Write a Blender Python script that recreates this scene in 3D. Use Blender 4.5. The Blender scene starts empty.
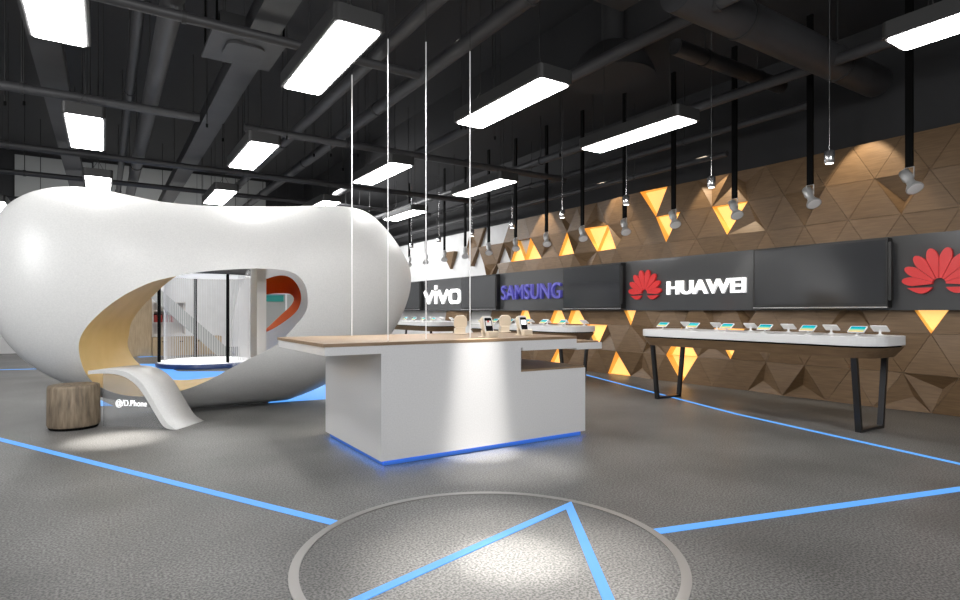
import bpy, bmesh, math, random
import numpy as np
from mathutils import Vector, Matrix, geometry
from mathutils.bvhtree import BVHTree
random.seed(7)
S = bpy.context.scene
COL = S.collection
PI = math.pi
# ---------------------------------------------------------------- camera
CAMH, FOC, YAW = 1.3, 578.0, math.radians(33)
cam = bpy.data.cameras.new('camera'); cam.sensor_width = 36; cam.lens = FOC / 960 * 36
cam.shift_y = 11 / 960; cam.clip_start = .05; cam.clip_end = 100
camo = bpy.data.objects.new('camera', cam); COL.objects.link(camo)
camo.location = (0, 0, CAMH); camo.rotation_euler = (PI / 2, 0, -YAW)
S.camera = camo
# ---------------------------------------------------------------- world, exposure
w = bpy.data.worlds.new('world'); S.world = w; w.use_nodes = True
w.node_tree.nodes['Background'].inputs[0].default_value = (.6, .7, .9, 1)
w.node_tree.nodes['Background'].inputs[1].default_value = .05
S.view_settings.view_transform = 'Standard'; S.view_settings.look = 'None'
S.view_settings.gamma = 1; S.view_settings.use_curve_mapping = False
S.view_settings.exposure = 0.0
S.cycles.max_bounces = 7; S.cycles.diffuse_bounces = 4; S.cycles.glossy_bounces = 4
S.cycles.transparent_max_bounces = 12; S.cycles.caustics_reflective = False; S.cycles.caustics_refractive = False
S.cycles.sample_clamp_indirect = 6; S.cycles.use_denoising = True
# ---------------------------------------------------------------- lights of the room, plus added fill lamps
def spot(name, loc, target, power, angle, blend=.6, col=(1, .96, .9), size=.04):
    l = bpy.data.lights.new(name, 'SPOT'); l.energy = power; l.spot_size = math.radians(angle)
    l.spot_blend = blend; l.color = col; l.shadow_soft_size = size
    o = bpy.data.objects.new(name, l); COL.objects.link(o); o.location = loc
    o.rotation_euler = (Vector(target) - Vector(loc)).to_track_quat('-Z', 'Y').to_euler()
    return o
def area(name, loc, target, power, sx, sy, col=(1, 1, 1)):
    l = bpy.data.lights.new(name, 'AREA'); l.energy = power; l.shape = 'RECTANGLE'; l.size = sx; l.size_y = sy; l.color = col
    o = bpy.data.objects.new(name, l); COL.objects.link(o); o.location = loc
    o.rotation_euler = (Vector(target) - Vector(loc)).to_track_quat('-Z', 'Y').to_euler()
    return o
spot('floor_downlight', (1.76, 2.42, 4.6), (1.76, 2.42, 0), 2100, 25, 1)
spot('floor_core_fill', (1.82, 2.45, 4.6), (1.82, 2.45, 0), 3200, 10, 1)  # second narrow beam added to brighten the core of the floor pool
spot('counter_downlight', (2.85, 3.95, 4.6), (2.85, 3.95, 0), 1500, 19, 1)
spot('counter_streak_fill', (2.89, 4.06, 4.6), (2.89, 4.41, .35), 4600, 11, 1, size=.04)  # added beam that makes the bright streak on the counter front
spot('entrance_downlight', (.1, 6.6, 4.6), (.1, 6.9, 0), 4000, 14, 1)
for cx_ in (2.2, 3.4):
    spot('counter_top_downlight', (cx_, 5.6, 4.6), (cx_ + .2, 5.6, 1), 500, 34, .9, (1, .9, .75))
area('front_hall_fill', (0.5, -3.2, 3.5), (0.5, 3.0, 0.6), 420, 6, 2.0)  # broad overhead fill added behind the camera, no single fixture
area('side_hall_light', (-4.2, 5.5, 3.5), (0.5, 8.4, 1.6), 200, .8, 2.4)
area('rear_hall_fill', (1, 19.5, 4.0), (1, 22, 1.2), 160, 6, .8)  # unseen fill added to brighten the back wall behind the stage
area('far_wall_fill', (5.6, 16.5, 4.4), (8.8, 15.5, 2.2), 260, 5, .6)  # unseen fill added to lift the white far end of the wall
for k in range(4):
    yy = 3.75 + 2.3 * k
    spot('wall_downlight', (8.42, yy, 4.15), (8.62, yy, 2.5), 130, 62, .35, (1, .84, .62), .02)

# ================================================================ helpers
F2 = (math.sin(YAW), math.cos(YAW)); R2 = (math.cos(YAW), -math.sin(YAW))
def ray(u, v):
    a = (u - 480) / FOC; b = (311 - v) / FOC
    return Vector((F2[0] + a * R2[0], F2[1] + a * R2[1], b))
EYE = Vector((0, 0, CAMH))
def at_z(u, v, z): r = ray(u, v); return EYE + r * ((z - CAMH) / r.z)
def at_x(u, v, x): r = ray(u, v); return EYE + r * (x / r.x)
def at_y(u, v, y): r = ray(u, v); return EYE + r * (y / r.y)
def at_d(u, v, d): return EYE + ray(u, v) * d

def tag(o, label=None, cat=None, group=None, kind=None):
    if label: o['label'] = label
    if cat: o['category'] = cat
    if group: o['group'] = group
    if kind: o['kind'] = kind
    return o
def empty(name, loc=(0, 0, 0), rz=0):
    o = bpy.data.objects.new(name, None); COL.objects.link(o); o.location = loc; o.rotation_euler = (0, 0, rz)
    o.empty_display_size = .1
    return o
class MB:
    def __init__(s): s.v = []; s.f = []; s.m = []; s.sm = []; s.cm = 0
    def add(s, vs, fs, smooth=False):
        n = len(s.v); s.v += [tuple(p) for p in vs]
        for f in fs: s.f.append([i + n for i in f]); s.m.append(s.cm); s.sm.append(smooth)
        return s
    def box(s, x0, x1, y0, y1, z0, z1, M=None):
        vs = [Vector((x, y, z)) for z in (z0, z1) for y in (y0, y1) for x in (x0, x1)]
        if M: vs = [M @ p for p in vs]
        return s.add(vs, [(0, 2, 3, 1), (4, 5, 7, 6), (0, 1, 5, 4), (2, 6, 7, 3), (0, 4, 6, 2), (1, 3, 7, 5)])
    def tube(s, a, b, r, n=12, r2=None, caps=True, smooth=True):
        a = Vector(a); b = Vector(b); r2 = r if r2 is None else r2
        q = (b - a).to_track_quat('Z', 'Y')
        e1 = q @ Vector((1, 0, 0)); e2 = q @ Vector((0, 1, 0)); vs = []
        for c, rr in ((a, r), (b, r2)):
            for i in range(n):
                t = 2 * PI * i / n; vs.append(c + (e1 * math.cos(t) + e2 * math.sin(t)) * rr)
        s.add(vs, [(i, (i + 1) % n, n + (i + 1) % n, n + i) for i in range(n)], smooth)
        if caps: s.add(vs, [tuple(range(n))[::-1], tuple(range(n, 2 * n))])
        return s
    def lathe(s, prof, n=32, c=(0, 0, 0), M=None, smooth=True, sx=1, sy=1):
        vs = []
        for r, z in prof:
            for i in range(n):
                t = 2 * PI * i / n
                p = Vector((c[0] + r * math.cos(t) * sx, c[1] + r * math.sin(t) * sy, c[2] + z)); vs.append(M @ p if M else p)
        fs = []
        for k in range(len(prof) - 1):
            for i in range(n):
                j = (i + 1) % n; fs.append((k * n + i, k * n + j, (k + 1) * n + j, (k + 1) * n + i))
        s.add(vs, fs, smooth)
        s.add(vs[:n], [tuple(range(n))[::-1]]); s.add(vs[-n:], [tuple(range(n))])
        return s
    def prism(s, poly, z0, z1, M=None):
        n = len(poly); vs = [Vector((p[0], p[1], z)) for z in (z0, z1) for p in poly]
        if M: vs = [M @ p for p in vs]
        s.add(vs, [tuple(range(n))[::-1], tuple(range(n, 2 * n))] + [(i, (i + 1) % n, n + (i + 1) % n, n + i) for i in range(n)])
        return s
    def build(s, name, mat, parent=None, bevel=0, seg=2, autosmooth=False):
        me = bpy.data.meshes.new(name); me.from_pydata(s.v, [], s.f)
        for m in (mat if isinstance(mat, (list, tuple)) else [mat]): me.materials.append(m)
        me.polygons.foreach_set('material_index', s.m); me.polygons.foreach_set('use_smooth', s.sm)
        bm = bmesh.new(); bm.from_mesh(me); bmesh.ops.recalc_face_normals(bm, faces=bm.faces)
        bmesh.ops.remove_doubles(bm, verts=bm.verts, dist=1e-5) if autosmooth else None
        bm.to_mesh(me); bm.free(); me.update()
        o = bpy.data.objects.new(name, me); COL.objects.link(o)
        if parent: o.parent = parent
        if bevel:
            b = o.modifiers.new('bevel', 'BEVEL'); b.width = bevel; b.segments = seg; b.limit_method = 'ANGLE'; b.angle_limit = .6
        return o
def children(o): return [c for c in bpy.data.objects if c.parent == o]
def copy_tree(o, parent=None):
    c = o.copy(); COL.objects.link(c); c.parent = parent
    for ch in children(o): copy_tree(ch, c)
    return c
def rrect(x0, x1, y0, y1, r, n=6):
    pts = []
    for cx, cy, a in ((x1 - r, y1 - r, 0), (x0 + r, y1 - r, 90), (x0 + r, y0 + r, 180), (x1 - r, y0 + r, 270)):
        for i in range(n + 1):
            t = math.radians(a + 90 * i / n); pts.append((cx + r * math.cos(t), cy + r * math.sin(t)))
    return pts
# ---------------------------------------------------------------- materials
def mat(name, col, rough=.5, metal=0, emit=None, strength=0, spec=.5, coat=0, alpha=1, trans=0):
    m = bpy.data.materials.new(name); m.use_nodes = True; b = m.node_tree.nodes['Principled BSDF']
    b.inputs['Base Color'].default_value = (*col, 1); b.inputs['Roughness'].default_value = rough
    b.inputs['Metallic'].default_value = metal; b.inputs['Specular IOR Level'].default_value = spec
    b.inputs['Coat Weight'].default_value = coat; b.inputs['Alpha'].default_value = alpha
    b.inputs['Transmission Weight'].default_value = trans
    if emit: b.inputs['Emission Color'].default_value = (*emit, 1); b.inputs['Emission Strength'].default_value = strength
    return m
def noisy(m, c1, c2, scale, detail=4, stretch=(1, 1, 1), bump=0, bscale=None, coords='Object', lo=.3, hi=.7):
    nt = m.node_tree; b = nt.nodes['Principled BSDF']
    tc = nt.nodes.new('ShaderNodeTexCoord'); mp = nt.nodes.new('ShaderNodeMapping'); mp.inputs['Scale'].default_value = stretch
    n = nt.nodes.new('ShaderNodeTexNoise'); n.inputs['Scale'].default_value = scale; n.inputs['Detail'].default_value = detail
    r = nt.nodes.new('ShaderNodeValToRGB'); r.color_ramp.elements[0].position = lo; r.color_ramp.elements[1].position = hi
    r.color_ramp.elements[0].color = (*c1, 1); r.color_ramp.elements[1].color = (*c2, 1)
    L = nt.links.new
    L(tc.outputs[coords], mp.inputs[0]); L(mp.outputs[0], n.inputs[0]); L(n.outputs[0], r.inputs[0]); L(r.outputs[0], b.inputs['Base Color'])
    if bump:
        n2 = nt.nodes.new('ShaderNodeTexNoise'); n2.inputs['Scale'].default_value = bscale or scale; n2.inputs['Detail'].default_value = 3
        L(mp.outputs[0], n2.inputs[0]); bp = nt.nodes.new('ShaderNodeBump'); bp.inputs['Strength'].default_value = bump; bp.inputs['Distance'].default_value = .01
        L(n2.outputs[0], bp.inputs['Height']); L(bp.outputs[0], b.inputs['Normal'])
    return m
M = {}
M['floor'] = mat('grey_floor', (.1, .1, .1), .42, spec=.4)
def floor_mat(m):
    nt = m.node_tree; b = nt.nodes['Principled BSDF']; L = nt.links.new
    tc = nt.nodes.new('ShaderNodeTexCoord')
    n1 = nt.nodes.new('ShaderNodeTexNoise'); n1.inputs['Scale'].default_value = .9; n1.inputs['Detail'].default_value = 6
    n2 = nt.nodes.new('ShaderNodeTexNoise'); n2.inputs['Scale'].default_value = 78; n2.inputs['Detail'].default_value = 3
    for n in (n1, n2): L(tc.outputs['Object'], n.inputs[0])
    r1 = nt.nodes.new('ShaderNodeValToRGB'); r1.color_ramp.elements[0].position = .35; r1.color_ramp.elements[1].position = .7
    r1.color_ramp.elements[0].color = (.105, .104, .101, 1); r1.color_ramp.elements[1].color = (.175, .173, .169, 1)
    r2 = nt.nodes.new('ShaderNodeValToRGB'); r2.color_ramp.elements[0].position = .4; r2.color_ramp.elements[1].position = .6
    r2.color_ramp.elements[0].color = (.42, .42, .42, 1); r2.color_ramp.elements[1].color = (1.36, 1.36, 1.36, 1)
    L(n1.outputs[0], r1.inputs[0]); L(n2.outputs[0], r2.inputs[0])
    mx = nt.nodes.new('ShaderNodeMix'); mx.data_type = 'RGBA'; mx.blend_type = 'MULTIPLY'; mx.inputs[0].default_value = 1
    L(r1.outputs[0], mx.inputs[6]); L(r2.outputs[0], mx.inputs[7]); L(mx.outputs[2], b.inputs['Base Color'])
    bp = nt.nodes.new('ShaderNodeBump'); bp.inputs['Strength'].default_value = .3; bp.inputs['Distance'].default_value = .004
    L(n2.outputs[0], bp.inputs['Height']); L(bp.outputs[0], b.inputs['Normal'])
floor_mat(M['floor'])
M['ring'] = mat('brushed_floor_ring', (.33, .32, .31), .35, .6)
M['blue'] = mat('blue_floor_strip', (.015, .05, .12), .6, emit=(.115, .41, 1.0), strength=.95)
M['ceil'] = mat('black_ceiling', (.031, .031, .033), .8)
M['duct'] = noisy(mat('dark_painted_duct', (.07, .07, .075), .5), (.036, .036, .039), (.052, .052, .055), 2)
M['duct2'] = mat('black_painted_metal', (.035, .035, .036), .55)
M['rod'] = mat('matt_black_rod', (.003, .003, .003), .8, spec=.1)
M['wire'] = mat('thin_dark_wire', (.02, .02, .02), .5)
M['panel'] = mat('lit_diffuser', (1, 1, 1), .5, emit=(1, .985, .96), strength=26)
M['housing'] = mat('black_housing', (.03, .03, .03), .45)
M['rim'] = mat('grey_rim', (.35, .35, .36), .35, .6)
M['white'] = noisy(mat('glossy_white_shell', (.8, .8, .8), .36, spec=.4), (.55, .553, .55), (.61, .61, .605), 60, 2)
M['white2'] = mat('white_paint', (.74, .74, .74), .5)
M['cwhite'] = noisy(mat('satin_white_laminate', (.7, .7, .7), .3, spec=.8), (.66, .66, .67), (.72, .72, .73), 80, 2)
b_ = M['cwhite'].node_tree.nodes['Principled BSDF']; b_.inputs['Anisotropic'].default_value = .9; b_.inputs['Coat Weight'].default_value = .25; b_.inputs['Coat Roughness'].default_value = .06
b_.inputs['Anisotropic Rotation'].default_value = .25
tg = M['cwhite'].node_tree.nodes.new('ShaderNodeTangent'); tg.direction_type = 'RADIAL'; tg.axis = 'Z'
M['cwhite'].node_tree.links.new(tg.outputs[0], b_.inputs['Tangent'])
M['yellow'] = noisy(mat('ochre_lining', (.6, .42, .16), .5), (.66, .47, .18), (.74, .54, .23), 3)
M['orange'] = mat('orange_lining', (.62, .10, .004), .8, spec=.1)
M['wwhite'] = noisy(mat('white_plaster', (.75, .75, .75), .7), (.7, .7, .7), (.78, .78, .78), 3)
M['bgrey'] = mat('grey_upper_wall', (.42, .43, .42), .7)
M['wood'] = noisy(mat('oak_veneer', (.3, .2, .12), .5), (.145, .086, .042), (.21, .13, .066), 14, 8, (1, .3, 4), .05, 40)
M['woodtop'] = noisy(mat('oak_worktop', (.36, .24, .14), .4), (.2, .135, .08), (.32, .22, .14), 14, 6, (.25, 3, 1))
M['cabwood'] = noisy(mat('light_oak', (.5, .36, .2), .5), (.42, .31, .19), (.54, .41, .26), 8, 6, (3, 3, .4))
M['stump'] = noisy(mat('grey_brown_wood', (.2, .15, .1), .6), (.10, .075, .05), (.27, .21, .145), 9, 8, (3, 3, .5), .4, 20)
M['gold'] = mat('backlit_gold', (.75, .45, .12), .45, emit=(1, .62, .2), strength=1.0)
M['goldside'] = mat('gold_niche_side', (.8, .5, .16), .4, emit=(1, .45, .05), strength=.3)
M['band'] = mat('dark_gloss_panel', (.075, .077, .08), .12, spec=.8)
M['screen'] = mat('tv_glass', (.03, .032, .036), .12, spec=1)
M['tvframe'] = mat('tv_frame', (.008, .008, .008), .4)
M['silver'] = mat('silver_metal', (.55, .55, .56), .25, .9)
M['letter'] = mat('white_lit_letter', (.95, .95, .95), .4, emit=(1, 1, 1), strength=.75)
M['purple'] = mat('violet_blue_letter', (.10, .095, .42), .4, emit=(.12, .11, .5), strength=.25)
M['red'] = mat('red_acrylic', (.55, .02, .022), .35, emit=(.8, .02, .02), strength=.18)
M['leg'] = mat('dark_steel', (.05, .05, .052), .3, .8)
M['spothead'] = mat('white_spot_body', (.42, .42, .42), .4, .3)
M['lamp'] = mat('lamp_glow', (1, 1, 1), .4, emit=(1, .97, .9), strength=4)
M['beige'] = mat('beige_dock', (.74, .65, .52), .45)
M['phonewhite'] = mat('white_plastic', (.8, .8, .8), .3)
M['phoneblack'] = mat('black_glass', (.01, .01, .012), .15)
M['teal'] = mat('teal_panel', (.01, .22, .2), .5)
M['navy'] = mat('navy_base', (.015, .04, .14), .3)
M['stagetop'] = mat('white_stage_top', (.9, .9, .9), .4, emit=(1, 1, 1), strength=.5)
M['string'] = mat('white_string', (.7, .69, .68), .6)
M['redpot'] = mat('dark_red_glass', (.35, .03, .02), .3)
M['shelf'] = mat('shelf_white', (.7, .66, .62), .5)
M['plinth'] = mat('blue_plinth', (.04, .13, .4), .4, emit=(.05, .17, .55), strength=.25)
M['led'] = mat('blue_led', (.1, .3, 1), .4, emit=(.12, .38, 1), strength=8)
M['tablewhite'] = mat('table_white', (.7, .7, .7), .3)
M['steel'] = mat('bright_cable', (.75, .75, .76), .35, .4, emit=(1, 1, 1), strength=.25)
def glassy(name, col, alpha, rough=.08):
    m = bpy.data.materials.new(name); m.use_nodes = True; nt = m.node_tree; b = nt.nodes['Principled BSDF']
    b.inputs['Base Color'].default_value = (*col, 1); b.inputs['Roughness'].default_value = rough
    out = nt.nodes['Material Output']; mx = nt.nodes.new('ShaderNodeMixShader'); tr = nt.nodes.new('ShaderNodeBsdfTransparent')
    mx.inputs[0].default_value = alpha
    nt.links.new(tr.outputs[0], mx.inputs[1]); nt.links.new(b.outputs[0], mx.inputs[2]); nt.links.new(mx.outputs[0], out.inputs[0])
    return m
M['sheer'] = glassy('sheer_fabric', (.8, .8, .8), .13, .6)
M['glass'] = glassy('clear_glass', (.35, .36, .37), .3, .05)
def tablet_screen():
    m = mat('tablet_screen', (.02, .1, .15), .2); nt = m.node_tree; b = nt.nodes['Principled BSDF']; L = nt.links.new
    tc = nt.nodes.new('ShaderNodeTexCoord'); sp = nt.nodes.new('ShaderNodeSeparateXYZ'); r = nt.nodes.new('ShaderNodeValToRGB')
    mp = nt.nodes.new('ShaderNodeMapping'); mp.inputs['Location'].default_value = (0, .5, 0); mp.inputs['Scale'].default_value = (1, 5, 1)
    L(tc.outputs['Object'], mp.inputs[0]); L(mp.outputs[0], sp.inputs[0]); L(sp.outputs[1], r.inputs[0])
    e = r.color_ramp.elements; e[0].position = .1; e[0].color = (.9, .3, .02, 1); e[1].position = .9; e[1].color = (.01, .12, .35, 1)
    k = e.new(.32); k.color = (.5, .5, .2, 1); k = e.new(.55); k.color = (.0, .4, .42, 1)
    L(r.outputs[0], b.inputs['Base Color']); L(r.outputs[0], b.inputs['Emission Color']); b.inputs['Emission Strength'].default_value = .4
    return m
M['tscreen'] = tablet_screen()

# ================================================================ room shell
WX = 8.8; CZ = 6.2
def struct(name, mb, m, parent=None, **k):
    o = mb.build(name, m, parent, **k); o['kind'] = 'structure'; return o
struct('floor', MB().box(-8, 9.1, -8, 23.2, -.1, 0), M['floor'])
struct('ceiling', MB().box(-8, 9.1, -8, 23.2, CZ, CZ + .1).box(6.5, 9.1, -8, 23.0, 5.2, CZ), M['ceil'])
struct('wall_back', MB().box(-8, 9.1, 22.6, 22.8, 0, 4.3), M['wwhite'])
struct('trim_1', MB().box(-8, 9.1, 22.6, 22.8, 4.3, CZ), M['ceil'])
struct('trim_2', MB().box(-2.3, -.35, 22.5, 22.6, 4.4, 6.08).box(-.3, 5.05, 22.5, 22.6, 4.4, 6.12), M['bgrey'])
struct('wall_left', MB().box(-8.2, -8, -8, 23.2, 0, CZ), M['wwhite'])
struct('wall_front', MB().box(-8.2, 9.1, -8.2, -8, 0, CZ), M['bgrey'])
# ---- right wall
wr = struct('wall_right', MB().box(WX + .1, WX + .3, -8, 23.0, 0, 3.62), M['wwhite'])
struct('trim_3', MB().box(WX + .06, WX + .3, -8, 23.0, 3.62, 5.2), M['ceil'])
DY, DZ, Z0, Y0 = .625, .52, -.03, 3.03
def vert(r, k):                      # lattice point k on line r; line parity shifts by half a step
    off = .0 if r % 2 == 0 else .5
    return Y0 + (k + off) * DY, Z0 + r * DZ
def vrow(r): return r
GLOW = {('d', 7.40, 6), ('d', 7.09, 5), ('d', 5.84, 5), ('u', 8.65, 5), ('d', 8.97, 5), ('u', 9.9, 5), ('u', 11.15, 5), ('u', 11.78, 5),
        ('d', 3.03, 2), ('d', 8.03, 2), ('d', 8.97, 1), ('u', 8.34, 0), ('u', 9.59, 2), ('u', 10.22, 2), ('u', 11.47, 2),
        ('d', 6.78, 0), ('u', 6.78, 1), ('d', 5.84, 1), ('u', 10.22, 0)}
RECESS = {('d', 3.34, 5), ('d', 4.59, 5), ('u', 5.53, 5), ('d', 3.03, 0), ('u', 4.59, 0), ('d', 5.22, 1), ('u', 6.15, 1), ('d', 7.72, 1),
          ('u', 7.72, 0), ('d', 5.22, 6), ('u', 5.84, 6), ('u', 7.4, 1), ('u', 10.5, 5), ('d', 9.59, 5), ('d', 8.34, 5), ('u', 3.97, 2), ('d', 6.15, 2)}
WHITE = {('u', 11.15, 6), ('d', 11.47, 6), ('d', 11.47, 5), ('d', 12.1, 4)}
SCAT = {('d', 15.22, 5), ('d', 13.66, 6), ('u', 13.97, 6), ('d', 13.97, 5), ('u', 13.03, 5), ('d', 12.72, 5), ('d', 13.34, 5), ('d', 13.03, 4),
        ('d', 15.84, 2), ('u', 15.2, 2), ('d', 14.9, 2), ('u', 14.6, 2), ('d', 12.4, 2), ('u', 12.72, 2), ('d', 14.28, 2), ('u', 12.1, 1)}
def near(kind, ya, r, S_): return any(k == kind and rr == r and abs(ya - y) < .2 for k, y, rr in S_)
mb = MB(); seams = MB(); niches = []
rnd = random.Random(3)
off = {}
def voff(r, k):
    if (r, k) not in off: off[(r, k)] = rnd.choice([0, 0, .02, .05, .09])
    return off[(r, k)]
def cellpts(r, k, up):
    # up: base on line r, apex on r+1 ; down: base on r+1, apex on r
    if up:
        ids = [(r, k), (r, k + 1)]; ya = (vert(r, k)[0] + vert(r, k + 1)[0]) / 2
        ka = k if r % 2 == 0 else k + 1
        ids.append((r + 1, ka))
    else:
        ids = [(r + 1, k), (r + 1, k + 1)]; ya = (vert(r + 1, k)[0] + vert(r + 1, k + 1)[0]) / 2
        ka = k if (r + 1) % 2 == 0 else k + 1
        ids.append((r, ka))
    return ids, ya
LIM = {0: 12.1, 1: 12.0, 2: 12.1, 3: 12, 4: 12.45, 5: 12.2, 6: 12.25}
for r in range(7):
    for k in range(-6, 22):
        for up in (True, False):
            ids, ya = cellpts(r, k, up); kind = 'u' if up else 'd'
            solid = ya < LIM[r] and not near(kind, ya, r, WHITE)
            if not solid and not near(kind, ya, r, SCAT): continue
            P = [Vector((WX - voff(*i), vert(*i)[0], vert(*i)[1])) for i in ids]
            for p in P: p.z = max(p.z, 0.0)
            c = sum(P, Vector()) / 3
            P = [p + (c - p) * .012 for p in P]
            if near(kind, ya, r, GLOW): niches.append(P); continue
            B = [Vector((WX + .09, p.y, p.z)) for p in P]
            n = 3
            mb.add(P + B, [(0, 3, 4, 1), (1, 4, 5, 2), (2, 5, 3, 0)])
            Q0 = [Vector((WX + .088, vert(*i)[0], max(vert(*i)[1], 0))) for i in ids]; mb.add(Q0, [(0, 1, 2)])
            rec = near(kind, ya, r, RECESS) or rnd.random() < .1
            if rec:
                a = c * 0.5 + P[rnd.randrange(3)] * .3 + P[2] * .2; a.x = WX + .075
                mb.add(P + [a], [(0, 1, 3), (1, 2, 3), (2, 0, 3)])
            else:
                mb.add(P, [(0, 1, 2)])
pan = mb.build('wood_panelling', M['wood'], wr); pan['kind'] = 'structure'
for P in niches:
    m_ = MB(); c = sum(P, Vector()) / 3
    lo = min(p.z for p in P)
    B = [Vector((WX + .085, p.y, p.z)) for p in P]
    m_.cm = 0; m_.add(B, [(0, 1, 2)]); m_.cm = 1; m_.add(P + B, [(0, 1, 4, 3), (1, 2, 5, 4), (2, 0, 3, 5)])
    o = m_.build('lit_recess', [M['gold'], M['goldside']], wr); o['kind'] = 'structure'
    o['label'] = 'glowing gold triangular recess'
# floor inlays ------------------------------------------------------------
def strip(a, b, wd, z=.004):
    a = Vector((*a, 0)); b = Vector((*b, 0)); d = (b - a).normalized(); n = Vector((-d.y, d.x, 0)) * wd / 2
    return [a - n, b - n, b + n, a + n]
def flat(polys, z=.004, t=.004):
    m_ = MB()
    for p in polys: m_.prism([(q[0], q[1]) for q in p], .0005, z)
    return m_
def inlay(name, polys, m, label, group='blue inlay on the grey floor', cat='floor inlay', z=.004):
    o = flat(polys, z).build(name, m); o['kind'] = 'structure'; return o
RC = Vector((1.74, 2.59)); RR = 1.03
inlay('trim_4', [strip((-1.75, 9.25), (1.18, 3.46), .07)], M['blue'], '')
inlay('trim_5', [strip((2.72, 2.29), (6.6, 1.27), .075)], M['blue'], '')
def vee(a, b, c, wd):
    a, b, c = (Vector((*p,)) for p in (a, b, c))
    d1 = (b - a).normalized(); d2 = (c - b).normalized(); n1 = Vector((-d1.y, d1.x)); n2 = Vector((-d2.y, d2.x))
    bis = (n1 + n2).normalized(); k = wd / 2 / bis.dot(n1)
    return [[a - n1 * wd / 2, b - bis * k, b + bis * k, a + n1 * wd / 2], [b - bis * k, c - n2 * wd / 2, c + n2 * wd / 2, b + bis * k]]
inlay('trim_6', vee((.78, 2.43), (2.60, 2.915), (1.83, 1.76), .055), M['blue'], '', z=.005)
inlay('trim_7', [strip((8.3, 8.95), (6.68, 4.35), .06), strip((6.68, 4.35), (5.9, 1.1), .06)], M['blue'], '')
inlay('trim_8', [strip((-8, 18.4), (-1.0, 16.2), .12)], M['blue'], '')
bl = [[at_z(*p, 0) for p in q] for q in
      ([(120, 364), (160, 364), (178, 371.5), (225, 371.5), (222, 377), (200, 380.5), (120, 381)],
       [(268, 403), (330, 399), (345, 397), (345, 372), (326, 379)],
       [(92, 399), (100, 400), (113, 406), (96, 406)])]
inlay('trim_9', bl, M['blue'], '')
inlay('trim_12', [strip(tuple(at_z(138, 357, 0))[:2], tuple(at_z(232, 352.2, 0))[:2], .35)], M['blue'], '')
m_ = MB(); n = 96; vs = []
for rr, z in ((RR, .0005), (RR, .005), (RR - .05, .005), (RR - .05, .0005)):
    vs += [(RC.x + rr * math.cos(2 * PI * i / n), RC.y + rr * math.sin(2 * PI * i / n), z) for i in range(n)]
m_.add(vs, [(k * n + i, k * n + (i + 1) % n, (k + 1) * n + (i + 1) % n, (k + 1) * n + i) for k in range(3) for i in range(n)])
struct('trim_10', m_, M['ring'])
# ================================================================ glossy band, televisions, lettering
BX = 8.69
band_panels = [(0.95, 3.47, 'p'), (5.42, 8.12, 'p'), (10.02, 12.58, 'p'), (14.5, 17.0, 'p'), (18.95, 21.5, 'p')]
m_ = MB().box(BX, WX + .1, -8, 22.6, 1.31, 2.28)
struct('trim_11', m_, M['band'])
pcol = ['dark glossy wall panel between the televisions'] * 5
def tv(y0, y1, label):
    t = empty('television', (BX, (y0 + y1) / 2, 1.36)); tag(t, label, 'television', 'televisions on the glossy band'); h = (y1 - y0) / 2
    z0, z1 = -.02, .90
    fr = MB().box(-.14, 0, -h, h, z0, z1)
    fr.build('casing', M['tvframe'], t, bevel=.006)
    MB().box(-.146, -.141, -h + .025, h - .03, z0 + .05, z1 - .03).build('screen', M['screen'], t)
    MB().box(-.15, -.14, -h, h, z0 + .0, z0 + .018).build('bezel_strip', M['silver'], t)
    MB().box(-.13, -.06, -h - .001, -h - .035, z0 + .1, z1 - .06).build('side_speaker', M['tvframe'], t)
    return t
tv(3.42, 5.28, 'wide wall television between the white lettered sign and the red flower at the right edge')
tv(8.06, 9.78, 'wide wall television between the violet lettered sign and the left red flower')
tv(12.41, 14.16, 'wall television between the short white lettered sign and the violet lettered sign')
tv(16.74, 18.6, 'farthest wall television, beside the rounded white pavilion edge')

def wall_frame(y, z, x=BX):    # text frame: +x -> -Y, +y -> Z, +z -> -X
    m = Matrix(((0, 0, -1, x), (-1, 0, 0, y), (0, 1, 0, z), (0, 0, 0, 1))); return m
def text_mesh(txt, name, m, width, height, depth, offset=0, parent=None):
    cu = bpy.data.curves.new(name, 'FONT'); cu.body = txt; cu.size = 1; cu.extrude = .5; cu.offset = offset; cu.resolution_u = 4
    ob = bpy.data.objects.new(name, cu); COL.objects.link(ob); bpy.context.view_layer.update()
    me = bpy.data.meshes.new_from_object(ob.evaluated_get(bpy.context.evaluated_depsgraph_get())); bpy.data.objects.remove(ob)
    xs = [v.co.x for v in me.vertices]; ys = [v.co.y for v in me.vertices]
    for v in me.vertices:
        v.co.x = (v.co.x - min(xs)) / (max(xs) - min(xs)) * width; v.co.y = (v.co.y - min(ys)) / (max(ys) - min(ys)) * height
        v.co.z = (v.co.z + .5) * depth
    me.materials.clear(); me.materials.append(m); me.name = name
    o = bpy.data.objects.new(name, me); COL.objects.link(o); o.parent = parent; return o
GL = 'raised signs on the glossy band'
o = text_mesh('SAMSUNG', 'brand_lettering', M['purple'], 2.33, .37, .07, .008); o.matrix_world = wall_frame(12.28, 1.585)
tag(o, 'raised violet-blue capital lettering on the dark glossy band', 'sign')
o = text_mesh('HUAWEI', 'brand_lettering', M['letter'], 1.55, .25, .05, .022); o.matrix_world = wall_frame(7.03, 1.595)
tag(o, 'raised white capital lettering right of the left red flower emblem', 'sign')
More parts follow.
